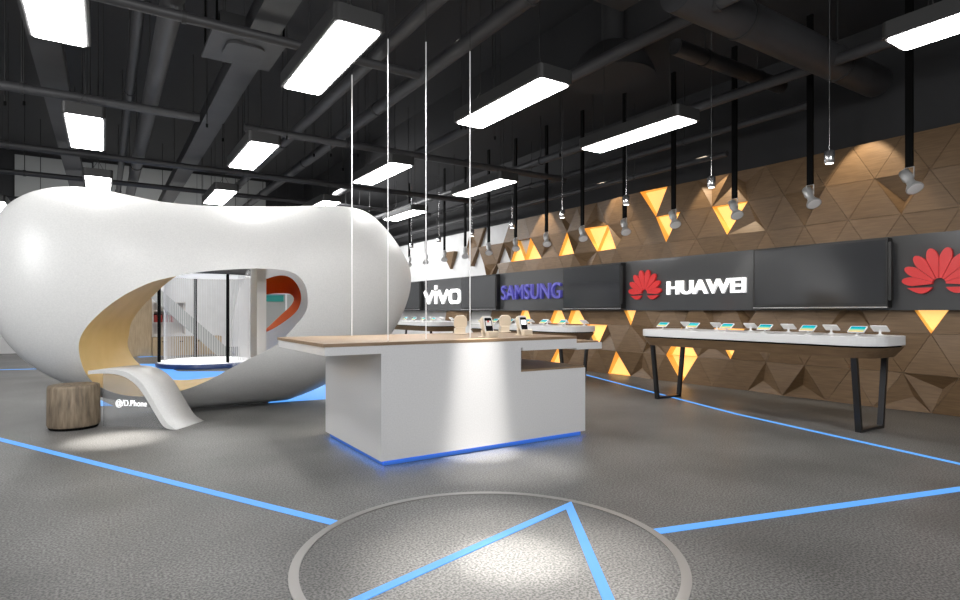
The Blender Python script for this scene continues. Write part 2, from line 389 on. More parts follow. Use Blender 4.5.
# lower-case lettering from strokes
m_ = MB()
def stroke(pts, wd, dep=.06):
    for i in range(len(pts) - 1):
        a = Vector(pts[i]); b = Vector(pts[i + 1]); d = (b - a).normalized(); n = Vector((-d.y, d.x)) * wd / 2; e = d * wd * .25
        m_.prism([a - n - e, b - n + e, b + n + e, a + n - e], 0, dep)
W_ = .115; H_ = .37
stroke([(.0, H_), (.26, .04), (.52, H_)], W_); stroke([(.72, 0.02), (.72, H_)], W_); stroke([(.72, H_ + .1), (.72, H_ + .17)], W_)
stroke([(.92, H_), (1.18, .04), (1.44, H_)], W_)
stroke(rrect(1.62, 2.16, .03, H_, .12, 4) + [rrect(1.62, 2.16, .03, H_, .12, 4)[0]], W_ * .85)
o = m_.build('brand_lettering', M['letter']); o.matrix_world = wall_frame(16.58, 1.53); tag(o, 'raised white lower-case lettering farthest along the dark band', 'sign')
def flower(y, label):
    t = empty('flower_emblem', (BX, y, 1.64)); tag(t, label, 'sign')
    for sgn in (-1, 1):
        for ang, ln in ((12, .45), (36, .44), (60, .42), (83, .40), (0, 0)):
            if ln:
                ta = math.tan(math.radians(11.3)); rc = ln * .70; cap = rc * ta; poly = [(.012, .07), (cap, rc)]
                for i in range(1, 12):
                    q = PI * i / 12; poly.append((cap * math.cos(q), rc + (ln - rc) * math.sin(q)))
                poly += [(-cap, rc), (-.012, .07)]; a = -math.radians(ang) * sgn
                poly = [(x * math.cos(a) - yy * math.sin(a), x * math.sin(a) + yy * math.cos(a)) for x, yy in poly]
            else:
                poly = [(sgn * (.07 + .27 * i / 12), -.045 - .075 * math.sin(PI * (i / 12) ** .8)) for i in range(13)]
            p = MB(); p.prism(poly, .012, .05); po = p.build('petal', M['red'], t)
            for v in po.data.vertices: v.co = Vector((-v.co.z, -v.co.x, v.co.y))
            po.data.update()
    return t
flower(7.55, 'raised red fan-shaped flower emblem left of the white capital lettering')
flower(2.90, 'raised red fan-shaped flower emblem at the right edge of the photo')

# ================================================================ white pavilion
YM = 8.55; TH = .86
out_px = [(-14, 262), (-10, 232), (3, 209), (24, 195), (45, 189), (68, 187), (95, 189), (125, 195), (160, 202), (200, 206), (240, 207), (280, 207), (318, 206), (345, 207),
          (366, 213), (383, 228), (397, 247), (407, 266), (409, 284), (404, 305), (393, 328), (374, 352), (348, 371), (318, 387), (285, 400), (250, 408), (215, 411),
          (180, 410), (150, 407), (122, 402), (95, 395), (66, 384), (40, 371), (16, 353), (-4, 326), (-13, 293)]
def catmull(P, n):
    o = []; N = len(P)
    for i in range(N):
        p0, p1, p2, p3 = P[i - 1], P[i], P[(i + 1) % N], P[(i + 2) % N]
        for k in range(n):
            t = k / n
            o.append(tuple(.5 * ((2 * p1[j]) + (-p0[j] + p2[j]) * t + (2 * p0[j] - 5 * p1[j] + 4 * p2[j] - p3[j]) * t * t + (-p0[j] + 3 * p1[j] - 3 * p2[j] + p3[j]) * t ** 3) for j in (0, 1)))
    return o
def resample(P, n):
    P = [Vector(p) for p in P]; Q = P + [P[0]]; L = [0]
    for a, b in zip(Q, Q[1:]): L.append(L[-1] + (b - a).length)
    o = []; j = 0
    for i in range(n):
        s = L[-1] * i / n
        while L[j + 1] < s: j += 1
        t = (s - L[j]) / max(L[j + 1] - L[j], 1e-9); o.append(Q[j].lerp(Q[j + 1], t))
    return o
O2 = []
for u, v in catmull(out_px, 6):
    p = at_y(u, v, YM); O2.append((p.x, max(p.z, .012)))
NO = 200; O2 = resample(O2, NO)
def inside(p, poly):
    c = False; n = len(poly); x, y = p
    for i in range(n):
        x1, y1 = poly[i]; x2, y2 = poly[i - 1]
        if (y1 > y) != (y2 > y) and x < (x2 - x1) * (y - y1) / (y2 - y1) + x1: c = not c
    return c
def normals_in(P):
    N = []
    A = sum(P[i - 1].x * P[i].y - P[i].x * P[i - 1].y for i in range(len(P)))
    for i in range(len(P)):
        d = (P[(i + 1) % len(P)] - P[i - 1]).normalized(); n = Vector((-d.y, d.x)); N.append(n if A > 0 else -n)
    return N
NI = normals_in(O2); rings = []
for d in (.006, .02, .045, .085, .14):
    rings += [O2[i] + NI[i] * d for i in range(NO)]
OO = np.array([tuple(p) for p in O2])
def dist_out(p): return np.min(np.hypot(OO[:, 0] - p[0], OO[:, 1] - p[1]))
xs0, xs1 = OO[:, 0].min(), OO[:, 0].max(); zs0, zs1 = OO[:, 1].min(), OO[:, 1].max()
grid = []; gs = .075
for j in range(int((zs1 - zs0) / (gs * .866)) + 1):
    for i in range(int((xs1 - xs0) / gs) + 2):
        p = Vector((xs0 + (i + (j % 2) * .5) * gs, zs0 + j * gs * .866))
        if inside(p, O2) and dist_out(p) > .18: grid.append(p)
def triangulate(loops, pts, holes):
    V = []; E_ = []
    for Lp in loops:
        n0 = len(V); V += Lp; E_ += [(n0 + i, n0 + (i + 1) % len(Lp)) for i in range(len(Lp))]
    V = V + pts
    r = geometry.delaunay_2d_cdt(V, E_, [], 0, 1e-6)
    vv, ff = r[0], r[2]; keep = []
    for f in ff:
        c = (vv[f[0]] + vv[f[1]] + vv[f[2]]) / 3
        if inside(c, O2) and not any(inside(c, h) for h in holes): keep.append(list(f))
    return vv, keep, r[3]
V1, T1, _ = triangulate([O2], rings + grid, [])
n = len(V1); A = np.zeros((n, n)); area_ = np.zeros(n); P_ = np.array([tuple(p) for p in V1])
for a, b, c in T1:
    for i, j, k in ((a, b, c), (b, c, a), (c, a, b)):
        e1 = P_[i] - P_[k]; e2 = P_[j] - P_[k]; cr = abs(e1[0] * e2[1] - e1[1] * e2[0]); ct = .5 * float(e1 @ e2) / max(cr, 1e-9)
        A[i, i] += ct; A[j, j] += ct; A[i, j] -= ct; A[j, i] -= ct; area_[i] += cr / 6
bd = np.array([dist_out(p) < 1e-4 for p in P_])
A[bd, :] = 0; A[bd, bd] = 1; rhs = area_.copy(); rhs[bd] = 0
iso = np.where(np.abs(A).sum(1) == 0)[0]; A[iso, iso] = 1
phi = np.linalg.solve(A, rhs); phi /= phi.max()
bvh = BVHTree.FromPolygons([Vector((p[0], p[1], f)) for p, f in zip(P_, phi)], T1)
def wid(p):
    h = bvh.ray_cast(Vector((p[0], p[1], 5)), Vector((0, 0, -1)))
    return TH * math.sqrt(max(h[0].z, 0)) if h[0] is not None else 0.0
def rimcurve(px, side, n=120, floor_=.05):
    pts = []
    for u, v in catmull(px, 5):
        y = YM
        for _ in range(12):
            p = at_y(u, v, y); y = YM + side * wid((p.x, p.z))
        pts.append((p.x, max(p.z, floor_)))
    return resample(pts, n)
front_px = [(79, 352), (82, 334), (97, 315.6), (121, 297), (146.5, 284), (165, 278.5), (180, 275.5), (205, 271.5), (230, 269.5), (255, 268.5), (280, 269.5), (295, 273.5), (304, 283),
            (308, 296), (306.5, 311), (297, 324), (280, 342), (266.5, 351), (256, 355.5), (235, 366), (205, 382), (176, 392), (140, 396.5), (110, 391.5), (88, 377)]
back_px = [(128, 347), (129, 334), (132, 321), (141, 308), (152, 297), (165, 284.5), (181, 274), (205, 267), (230, 264), (255, 262), (280, 262), (300, 268), (312, 282), (316, 296), (312, 312),
           (300, 330), (285, 345), (266, 360), (250, 367), (228, 374), (205, 378), (182, 380), (165, 378), (150, 371), (136, 361)]
FH = rimcurve(front_px, -1); BH = rimcurve(back_px, 1)
pav = empty('pavilion', (1.6, YM, 0)); tag(pav, 'large rounded glossy white pavilion with a wide eye-shaped opening', 'pavilion')
pv = MB(); off0 = Vector((1.6, YM, 0))
for side, H in ((-1, FH), (1, BH)):
    inn = [p for p in grid if not inside(p, H) and min((p - q).length for q in H) > .04]
    VV, TT, orig = triangulate([O2, H], rings + inn, [H])
    pts = []
    for p in VV:
        wv = 0 if dist_out(p) < 1e-4 else wid(p)
        pts.append(Vector((p.x, YM + side * wv, p.y)) - off0)
    used = sorted({i for t in TT for i in t}); mp_ = {i: k for k, i in enumerate(used)}
    pv.add([pts[i] for i in used], [[mp_[i] for i in t] for t in TT], True)
pv.build('shell', M['white'], pav, autosmooth=True)
# lining between the two rims
def align(Aa, Bb):
    best = min(range(len(Bb)), key=lambda s: sum((Aa[i] - Bb[(i + s) % len(Bb)]).length_squared for i in range(0, len(Aa), 4)))
    return [Bb[(i + best) % len(Bb)] for i in range(len(Bb))]
BH2 = align(FH, BH)
ln = MB(); rows = 12; n = len(FH); vs = []
for k in range(rows + 1):
    t = k / rows
    for i in range(n):
        a = FH[i]; b = BH2[i]; ya = YM - wid(a); yb = YM + wid(b)
        bulge = .0
        c = a.lerp(b, t ** 1.15)
        vs.append(Vector((c.x, ya + (yb - ya) * t, c.y)) - off0)
xsplit = at_y(232, 300, YM).x - off0.x
for k in range(rows):
    for i in range(n):
        j = (i + 1) % n; ids = (k * n + i, k * n + j, (k + 1) * n + j, (k + 1) * n + i)
        cx = sum(vs[q].x for q in ids) / 4
        ln.cm = 0 if cx < xsplit else 1
        ln.f.append(list(ids)); ln.m.append(ln.cm); ln.sm.append(True)
ln.v = [tuple(p) for p in vs]
o = ln.build('opening_lining', [M['yellow'], M['white2']], pav); o['label'] = 'ochre yellow inside of the opening'
# inner panel with teardrop window, pillar at its left edge
yp = 9.45
tear_o = [(261, 284), (266.5, 279), (280, 275.4), (291, 278), (299, 288), (301, 300), (296, 312), (281, 324), (266.5, 332), (261, 333)]
tear_i = [(261.5, 299), (266, 294.5), (282, 293.5), (291, 294.5), (294, 299.5), (290.5, 306), (283, 313), (274, 321.5), (266.5, 328.5), (261.5, 331)]
def on_y(px, y, n=60):
    return resample([((lambda p: (p.x, p.z))(at_y(u, v, y))) for u, v in catmull(px, 5)], n)
TO = on_y(tear_o, yp); TI = align(TO, on_y(tear_i, yp + .5))
PB = [at_y(u, v, yp) for u, v in ((254, 255), (322, 255), (322, 350), (254, 366))]
PB2 = resample([(p.x, p.z) for p in PB], 60)
def panel_mesh():
    mbp = MB()
    V = list(PB2) + list(TO); Ed = [(i, (i + 1) % 60) for i in range(60)] + [(60 + i, 60 + (i + 1) % 60) for i in range(60)]
    r = geometry.delaunay_2d_cdt(V, Ed, [], 0, 1e-6)
    tt = [f for f in r[2] if not inside((r[0][f[0]] + r[0][f[1]] + r[0][f[2]]) / 3, TO) and inside((r[0][f[0]] + r[0][f[1]] + r[0][f[2]]) / 3, PB2)]
    for y in (yp, yp + .04):
        mbp.add([Vector((p.x, y, p.y)) - off0 for p in r[0]], [list(f) for f in tt])
    return mbp
panel_mesh().build('inner_panel', M['white2'], pav)
m_ = MB(); vs = []
for k in range(7):
    t = k / 6
    for i in range(60):
        c = TO[i].lerp(TI[i], t); vs.append(Vector((c.x, yp + .5 * t, c.y)) - off0)
m_.add(vs, [(k * 60 + i, k * 60 + (i + 1) % 60, (k + 1) * 60 + (i + 1) % 60, (k + 1) * 60 + i) for k in range(6) for i in range(60)], True)
o = m_.build('teardrop_lining', M['orange'], pav); o['label'] = 'orange teardrop window lining'
pl = at_y(254, 300, 9.2); pr = at_y(266.3, 300, 9.0)
MB().box(pl.x - off0.x, pr.x - off0.x, 9.0 - YM, 9.44 - YM, .25, 2.2).build('pillar', M['white2'], pav)

# ================================================================ round stage inside / behind pavilion
sc_ = at_d(208, 361, 13.9); SR = 1.1
st = empty('round_stage', (sc_.x, sc_.y, 0)); tag(st, 'round white stage with navy base, black posts and canopy seen through the opening', 'stage')
MB().lathe([(SR, 0), (SR + .02, .10), (SR, .105)], 48).build('base', M['navy'], st)
MB().lathe([(SR - .03, .105), (SR - .03, .125)], 48).build('stage_top', M['stagetop'], st)
MB().lathe([(SR + .04, 2.14), (SR + .06, 2.16), (SR + .06, 2.28), (SR + .04, 2.3)], 48).build('canopy', M['duct'], st)
MB().lathe([(SR - .05, 2.12), (SR - .05, 2.135)], 48).build('canopy_light', M['stagetop'], st)
for u, d in ((166.5, 13.35), (192, 14.9), (231, 13.1), (247, 14.6)):
    p = at_d(u, 311, d) - Vector((sc_.x, sc_.y, 0)); q = Vector((p.x, p.y)).normalized() * (SR - .06)
    MB().tube((q.x, q.y, .12), (q.x, q.y, 2.14), .035, 12).build('post', M['rod'], st)
m_ = MB(); Rr = Vector((R2[0], R2[1])); Ff = Vector((F2[0], F2[1]))
for i in range(64):
    a = math.radians(200 - i * 3.5) ; q = (Rr * math.cos(a) + Ff * math.sin(a)) * (SR - .16)
    m_.tube((q.x, q.y, .126), (q.x, q.y, 2.12), .008, 5, caps=False)
o = m_.build('string_curtain', M['string'], st); o['kind'] = 'stuff'
# sheer curtain and small round pedestal
sp = at_d(248, 350, 12.35)
m_ = MB(); pr_ = [(.30, 0.0), (.30, .5), (.29, .9), (.25, 1.3), (.16, 1.7), (.06, 1.95), (.04, 2.1)]; vs = []; n = 48
for r_, z in pr_:
    for i in range(n):
        a = 2 * PI * i / n; rr = r_ * (1 + .07 * math.sin(a * 9)); vs.append((rr * math.cos(a), rr * math.sin(a), z + .06))
m_.add(vs, [(k * n + i, k * n + (i + 1) % n, (k + 1) * n + (i + 1) % n, (k + 1) * n + i) for k in range(len(pr_) - 1) for i in range(n)], True)
cu = empty('sheer_canopy', (sp.x, sp.y, 0)); tag(cu, 'sheer pale draped canopy hanging beside the round stage', 'curtain')
m_.build('drape', M['sheer'], cu); MB().lathe([(.33, 0), (.33, .06)], 32).build('round_pedestal', M['phonewhite'], cu)
MB().tube((0, 0, 2.15), (0, 0, CZ), .006, 6).build('hanging_cord', M['wire'], cu)

# things on the far side, seen through the opening
def far_box(name, u0, u1, v0, v1, y, dep, m, label, cat, z0=None):
    a = at_y(u0, v1, y); b = at_y(u1, v0, y); z0 = a.z if z0 is None else z0
    e = empty(name, ((a.x + b.x) / 2, y, z0)); tag(e, label, cat); h = (b.x - a.x) / 2
    return e, h, b.z - z0
e, h, H = far_box('tall_wardrobe', 118, 152, 290, 351, 19.0, .6, None, 'tall light oak cabinet glimpsed at the left side of the opening', 'cabinet', 0)
MB().box(-h, h, .02, .6, 0, H).build('body', M['cabwood'], e, bevel=.01)
MB().box(-h + .03, -.01, 0, .02, .05, H - .04).build('door', M['cabwood'], e); MB().box(.01, h - .03, 0, .02, .05, H - .04).build('door', M['cabwood'], e)
e, h, H = far_box('display_shelf', 152, 186, 302, 336, 19.1, .35, None, 'white wall shelf unit holding small dark red jars', 'shelf')
m_ = MB(); m_.box(-h, h, .3, .34, 0, H); m_.box(-h, -h + .04, 0, .3, 0, H); m_.box(h - .04, h, 0, .3, 0, H)
m_.build('frame', M['shelf'], e); z_ = e.location.z
for zz in (0, H * .36, H * .72, H - .04): MB().box(-h + .04, h - .04, .0, .3, zz, zz + .035).build('shelf_board', M['shelf'], e)
MB().box(-h - .01, h + .01, .35, .4, -z_ + .6, -z_ + .62).build('rail', M['shelf'], e) if False else None
for i, uu in enumerate((155.5, 160.5, 166, 171.5)):
    p = at_y(uu, 320, 19.2)
    j = empty('storage_jar', (p.x, 19.25, z_ + H * .36 + .035))
    tag(j, 'dark red jar, %s from the left on the white shelf behind the string curtain' % ('first', 'second', 'third', 'fourth')[i], 'jar', 'dark red jars on the shelf')
    MB().lathe([(.05, 0), (.055, .02), (.055, .2), (.045, .22)], 16).build('body', M['redpot'], j); MB().lathe([(.047, .22), (.047, .25)], 16).build('lid', M['rod'], j)
e, h, H = far_box('low_cabinet', 152.5, 222, 336, 351, 18.9, .6, None, 'long low light oak cabinet behind the string curtain', 'cabinet', 0)
MB().box(-h, h, .02, .6, 0, H).build('body', M['cabwood'], e, bevel=.01)
for i in range(4):
    x0 = -h + .03 + i * (2 * h - .06) / 4
    d = MB().box(x0 + .01, x0 + (2 * h - .06) / 4 - .01, 0, .02, .05, H - .05).build('door', M['cabwood'], e)
    MB().box(x0 + .2, x0 + .32, -.02, 0, H - .14, H - .12).build('handle', M['rod'], d)
# sloping grey stair stringer
a = at_y(140, 280, 18.4); b = at_y(226, 353, 18.4)
m_ = MB(); d = Vector((b.x - a.x, b.z - a.z)).normalized(); nn = Vector((-d.y, d.x)) * .16
Mx = Matrix(((1, 0, 0, 0), (0, 0, 1, 0), (0, 1, 0, 0), (0, 0, 0, 1)))
bz = max(b.z, .0)
m_.prism([(a.x - nn.x, a.z - nn.y), (b.x - nn.x * 2.2, 0.0), (b.x + nn.x * 2.2, 0.0), (a.x + nn.x, a.z + nn.y)], 18.3, 18.42, Mx)
o = m_.build('stair_stringer', M['bgrey']); tag(o, 'sloping grey band running down behind the string curtain', 'stair stringer')
# slatted shutter with teal sign, seen through the teardrop
a = at_y(255, 335, 15.5); b = at_y(302, 292, 15.5)
e = empty('slatted_shutter', ((a.x + b.x) / 2, 15.5, 0)); tag(e, 'grey slatted shutter with a teal header behind the teardrop window', 'shutter'); h = (b.x - a.x) / 2
m_ = MB().box(-h, h, .05, .1, 0, b.z - .02)
for k in range(22): m_.box(-h, h, 0, .05, .05 + k * .075, .05 + k * .075 + .04)
m_.build('slats', M['bgrey'], e)
MB().box(-h, h * .18, -.03, .0, b.z - .26, b.z - .1).build('header', M['teal'], e)
MB().box(-h, h, -.04, .1, b.z - .07, b.z).build('top_rail', M['phonewhite'], e)
for xx in (h * .3, h * .85): MB().box(xx - .02, xx + .02, -.03, .0, 0, b.z - .07).build('mullion', M['phonewhite'], e)

# ================================================================ stump stool and curved bench
t = empty('wooden_stool', (-.287, 7.88, 0)); tag(t, 'round grey-brown tree-trunk stool beside the white curved bench', 'stool')
MB().lathe([(.225, 0), (.235, .02), (.24, .035)], 48).build('foot_shadow_ring', M['rod'], t)  # black ring stands in for the shaded gap under the trunk
MB().lathe([(.24, .03), (.25, .05), (.248, .25), (.246, .45), (.24, .475), (.225, .482)], 64, smooth=True).build('trunk', M['stump'], t)
Pn = Vector((.6, 7.16)); Pd = Vector((-.72, .69)).normalized(); Pw = Vector((.62, .78)) ; Pw.normalize()
def near_plane(u, v):
    r = ray(u, v); # EYE + r t on vertical plane through Pn with direction Pd
    det = r.x * (-Pd.y) + r.y * Pd.x
    tt = (Pn.x * (-Pd.y) + Pn.y * Pd.x) / det; p = EYE + r * tt
    return (Vector((p.x, p.y)) - Pn).dot(Pd), p.z
top_px = [(88, 370.8), (100, 369.8), (114, 369.8), (124, 371.5), (132, 375), (141, 382), (148, 392), (155, 404), (161, 414), (168, 424), (177, 430.3)]
bot_px = [(88, 374.3), (100, 373.6), (113, 374), (122, 376), (129, 379.5), (137, 386), (144, 395.5), (151, 407), (157, 417), (163, 426), (170, 430.6)]
tp = [near_plane(*p) for p in top_px]; bp_ = [near_plane(*p) for p in bot_px]
tp[-1] = (tp[-1][0], 0.0); bp_[-1] = (bp_[-1][0], 0.0)
def dens(P, n=5):
    o = []
    for i in range(len(P) - 1):
        p0, p1, p2, p3 = P[max(i - 1, 0)], P[i], P[i + 1], P[min(i + 2, len(P) - 1)]
        for k in range(n):
            t_ = k / n; o.append(tuple(.5 * ((2 * p1[j]) + (-p0[j] + p2[j]) * t_ + (2 * p0[j] - 5 * p1[j] + 4 * p2[j] - p3[j]) * t_ ** 2 + (-p0[j] + 3 * p1[j] - 3 * p2[j] + p3[j]) * t_ ** 3) for j in (0, 1)))
    o.append(P[-1]); return o
tp = dens(tp); bp_ = dens(bp_)
be = empty('curved_bench', (Pn.x, Pn.y, 0)); tag(be, 'white ribbon-shaped bench curving down to the floor with a glass side panel', 'bench')
m_ = MB(); n = len(tp); WB = .52; rows_ = []
for off_ in (0, WB):
    for P in (tp, bp_):
        rows_.append([Vector((Pd.x * s + Pw.x * off_, Pd.y * s + Pw.y * off_, max(z, 0.001))) for s, z in P])
vs = sum(rows_, [])
for i in range(n - 1):
    m_.f += [[i, i + 1, 2 * n + i + 1, 2 * n + i], [n + i, 3 * n + i, 3 * n + i + 1, n + i + 1]]; m_.m += [0, 0]; m_.sm += [True, True]
    m_.f += [[i, n + i, n + i + 1, i + 1], [2 * n + i, 2 * n + i + 1, 3 * n + i + 1, 3 * n + i]]; m_.m += [0, 0]; m_.sm += [False, False]
m_.f += [[0, 2 * n, 3 * n, n], [n - 1, 2 * n - 1, 4 * n - 1, 3 * n - 1]]; m_.m += [0, 0]; m_.sm += [False, False]
m_.v = [tuple(p) for p in vs]
m_.build('ribbon', M['white'], be)
gp = []
for s, z in bp_[::4]:
    if s < near_plane(101, 400)[0]: gp.append((s, z))
s0 = near_plane(101, 400)[0]
zt = min(bp_, key=lambda q: abs(q[0] - s0))[1]
poly = [(s0, .0), (s0, zt - .004)] + [(s, max(z - .004, .0)) for s, z in gp[:-1]] + [(gp[-1][0] + .05, 0)]
m_ = MB(); vs = [Vector((Pd.x * s + Pw.x * o_, Pd.y * s + Pw.y * o_, z)) for o_ in (.03, .045) for s, z in poly]; k = len(poly)
m_.add(vs, [list(range(k))[::-1], list(range(k, 2 * k))] + [(i, (i + 1) % k, k + (i + 1) % k, k + i) for i in range(k)])
m_.build('glass_panel', M['glass'], be)
sA, zA = near_plane(115, 407.5); sB, zB = near_plane(146, 400.5)
o = text_mesh('@/D.Phone', 'lettering', M['letter'], abs(sA - sB), (zB - zA) * 1.0, .006, .0, be)
ax = -Vector((Pd.x, Pd.y, 0)); up = Vector((0, 0, 1)); nz = ax.cross(up)
o.matrix_local = Matrix(((ax.x, up.x, nz.x, Pd.x * sA + Pw.x * .015), (ax.y, up.y, nz.y, Pd.y * sA + Pw.y * .015), (0, 1, 0, zA), (0, 0, 0, 1)))
o['label'] = 'small white lettering on the glass'

# ================================================================ counter
co = empty('service_counter', (1.925, 4.47, 0)); tag(co, 'glossy white reception counter with oak top and glowing blue base', 'counter')
D_ = 1.44
b = MB()
b.box(.0, 2.29, 0, D_, .048, .71)                       # lower body up to niche floor
b.box(.0, 1.45, 0, D_, .71, .945)                        # solid beside the niche
b.box(1.45, 1.47, D_ - .02, D_, .71, .945)
b.build('body', M['cwhite'], co)
m_ = MB().box(-.475, 2.17, 0, D_, .945, 1.012); m_.box(2.17, 2.53, 0, D_, .90, .968); m_.box(1.47, 2.17, 0, D_, .915, .945)
o = m_.build('top_slab', M['cwhite'], co)
MB().box(-.485, 2.17, -.0005, D_ + .01, 1.013, 1.04).build('worktop', M['woodtop'], co)
MB().box(2.175, 2.5, .02, D_ - .03, .968, .985).build('wing_inlay', M['woodtop'], co)
MB().box(1.455, 2.28, .004, D_ - .01, .711, .73).build('niche_shelf', M['woodtop'], co)
MB().box(1.451, 1.462, .01, D_ - .03, .73, .914).build('niche_side', M['duct'], co)
MB().box(.035, 2.255, .035, D_ - .035, .002, .047).build('plinth', M['plinth'], co)
m_ = MB().box(.022, 2.268, .024, .034, .043, .047).box(.024, .034, .024, D_ - .024, .043, .047).box(2.256, 2.266, .024, D_ - .024, .043, .047)
m_.build('led_strip', M['led'], co)

# phone docks on the counter
def dock(p, rz, label):
    t = empty('phone_dock', (p.x, p.y, 1.0405), rz); tag(t, label, 'phone dock', 'phone docks on the counter')
    # local: front of phone faces -y
    MB().box(-.055, .055, -.06, .075, 0, .008).build('base_plate', M['beige'], t, bevel=.003)
    MB().box(-.05, .05, -.06, -.015, .008, .055).build('front_block', M['beige'], t, bevel=.006)
    m_ = MB(); Mt = Matrix.Translation((0, .012, .05)) @ Matrix.Rotation(math.radians(-14), 4, 'X')
    m_.prism(rrect(-.062, .062, 0, .135, .045), -.012, .008, Mt @ Matrix.Rotation(PI / 2, 4, 'X'))
    m_.box(-.045, .045, .018, .036, -.045, .02, Mt)
    m_.build('back_rest', M['beige'], t)
    Mp = Matrix.Translation((0, -.012, .03)) @ Matrix.Rotation(math.radians(-14), 4, 'X') @ Matrix.Rotation(PI / 2, 4, 'X')
    return t, Mp
docks = [(489, 337.5, 0, 'beige dock holding the phone with a dark keypad screen, left front-facing one'),
         (524, 335.3, 0, 'beige dock holding the pale-screened phone, nearest the right end of the counter'),
         (460, 333.8, 1, 'round-backed beige phone dock turned away, nearest the hanging cables'),
         (499, 331.5, 1, 'round-backed beige phone dock turned away, between the two front-facing phones')]
for i, (u, v, back, lab) in enumerate(docks):
    p = at_z(u, v, 1.04); p.y = min(p.y, 5.9)
    rz = math.radians(6 if not back else 158)
    t, Mp = dock(p, rz, lab); t.scale = (1.2, 1.2, 1.15)
    ph = empty('smartphone', (p.x, p.y, 1.0405), rz); tag(ph, 'white smartphone standing in the ' + ('left front-facing', 'right front-facing', 'away-turned left', 'away-turned middle')[i] + ' dock on the counter', 'phone', 'phones on the counter'); ph.scale = (1.2, 1.2, 1.15)
    MB().prism(rrect(-.043, .043, 0, .155, .014), -.006, .004, Mp).build('body', M['phonewhite'], ph)
    sc = MB().prism(rrect(-.037, .037, .012, .14, .008), .0042, .0052, Mp).build('screen', M['phoneblack'], ph)
    MB().box(-.03, .03, .07, .115, .0053, .0058, Mp).build('lit_picture', M['letter'] if i == 1 else M['phonewhite'], sc)
    if i == 0:
        MB().box(-.012, .006, .1, .115, .0058, .0062, Mp).build('app_tile', M['red'], sc)
# hanging steel cables
for i, (x, y, zt_) in enumerate(((2.28, 5.85, 3.79), (2.06, 4.66, 3.67), (2.5, 4.78, 3.8), (2.95, 4.74, 3.81))):
    u_ = (352, 388, 426, 470)[i]; r = ray(u_, 300); x = r.x * y / r.y
    t = empty('steel_cable', (x, y, 1.0405)); tag(t, ('leftmost', 'second from left', 'third from left', 'rightmost')[i] + ' of the four thin bright cables hanging down to the counter top', 'cable', 'cables above the counter')
    MB().tube((0, 0, 0), (0, 0, zt_ - 1.04), .006 if i == 0 else .005, 8).build('cable', M['steel'], t)
    MB().tube((0, 0, zt_ - 1.04), (0, 0, CZ - 1.041), .003, 6).build('upper_wire', M['wire'], t)

# ================================================================ long display tables with tablets
def tablet(screen_side):
    t = empty('tablet_display'); 
    MB().lathe([(.045, 0), (.045, .006), (.02, .012), (.014, .02), (.014, .07)], 20).build('stand', M['phonewhite'], t)
    Mt = Matrix.Translation((0, 0, .085)) @ Matrix.Rotation(math.radians(36), 4, 'X')
    MB().prism(rrect(-.10, .10, -.065, .065, .012), -.006, .006, Mt).build('body', M['phonewhite'], t)
    m_ = MB(); m_.prism(rrect(-.088, .088, -.055, .055, .004), .0062, .0072)
    o = m_.build('screen', M['tscreen'], t); o.matrix_local = Mt
    return t
tab0 = tablet(0); tab_used = []
def table(cx, cy, rz, label, tname):
    t = empty('display_table', (cx, cy, 0), rz); tag(t, label, 'table', 'long display tables')
    hw, hl = .44, 1.64
    def loop(w_, l_, r_): return rrect(-w_, w_, -l_, l_, r_, 10)
    m_ = MB(); A_ = loop(hw, hl, .3); k = len(A_)
    m_.prism(A_, .93, 1.03); m_.build('table_top', M['tablewhite'], t, bevel=.006)
    MB().prism(loop(hw - .03, hl - .03, .28), .912, .93).build('shadow_gap', M['rod'], t)
    B1 = loop(hw - .005, hl - .005, .3); B2 = loop(hw - .06, hl - .10, .25)
    vs = [(x, y, .911) for x, y in B1] + [(x, y, .80) for x, y in B2]
    MB().add(vs, [(i, (i + 1) % k, k + (i + 1) % k, k + i) for i in range(k)], False).add(vs, [list(range(k)), list(range(k, 2 * k))[::-1]]).build('apron', M['wood'], t)
    for sy in (-1, 1):
        yy = sy * 1.38
        for sx in (-1, 1):
            MB().add([(sx * .335 + dx, yy + dy, .805) for dx in (-.02, .02) for dy in (-.03, .03)] + [(sx * .235 + dx, yy + dy, .0) for dx in (-.02, .02) for dy in (-.03, .03)],
                     [(0, 1, 3, 2), (4, 6, 7, 5), (0, 4, 5, 1), (2, 3, 7, 6), (0, 2, 6, 4), (1, 5, 7, 3)]).build('leg', M['leg'], t)
        MB().box(-.22, .22, yy - .03, yy + .03, 0.001, .03).build('foot_bar', M['leg'], t)
    R_ = Matrix.Rotation(rz, 4, 'Z')
    for row, (sx, back) in enumerate(((-.27, 0), (.27, 1))):
        for i in range(6):
            yl = -1.38 + i * .525 + (0.02 if back else 0)
            p = R_ @ Vector((sx, yl, 0)) + Vector((cx, cy, 1.0305))
            c = copy_tree(tab0) if tab_used else tab0
            tab_used.append(c); c.location = p; c.scale = (.84, .84, .84); c.rotation_euler = (0, 0, rz + (-PI / 2 if not back else PI / 2))
            od = ('first', 'second', 'third', 'fourth', 'fifth', 'sixth')[i]
            tag(c, '%s tablet from the near end in the %s row of the %s' % (od, 'wall-side' if back else 'hall-side', tname), 'tablet', 'tablets on the %s' % tname)
    return t
table(7.06, 4.36, math.radians(-1.5), 'long display table with rounded white top nearest the right edge', 'nearest long table')
table(7.06, 9.16, 0, 'long display table partly hidden behind the right end of the counter', 'middle long table')
table(7.06, 13.95, 0, 'farthest long display table, behind the left part of the counter', 'farthest long table')

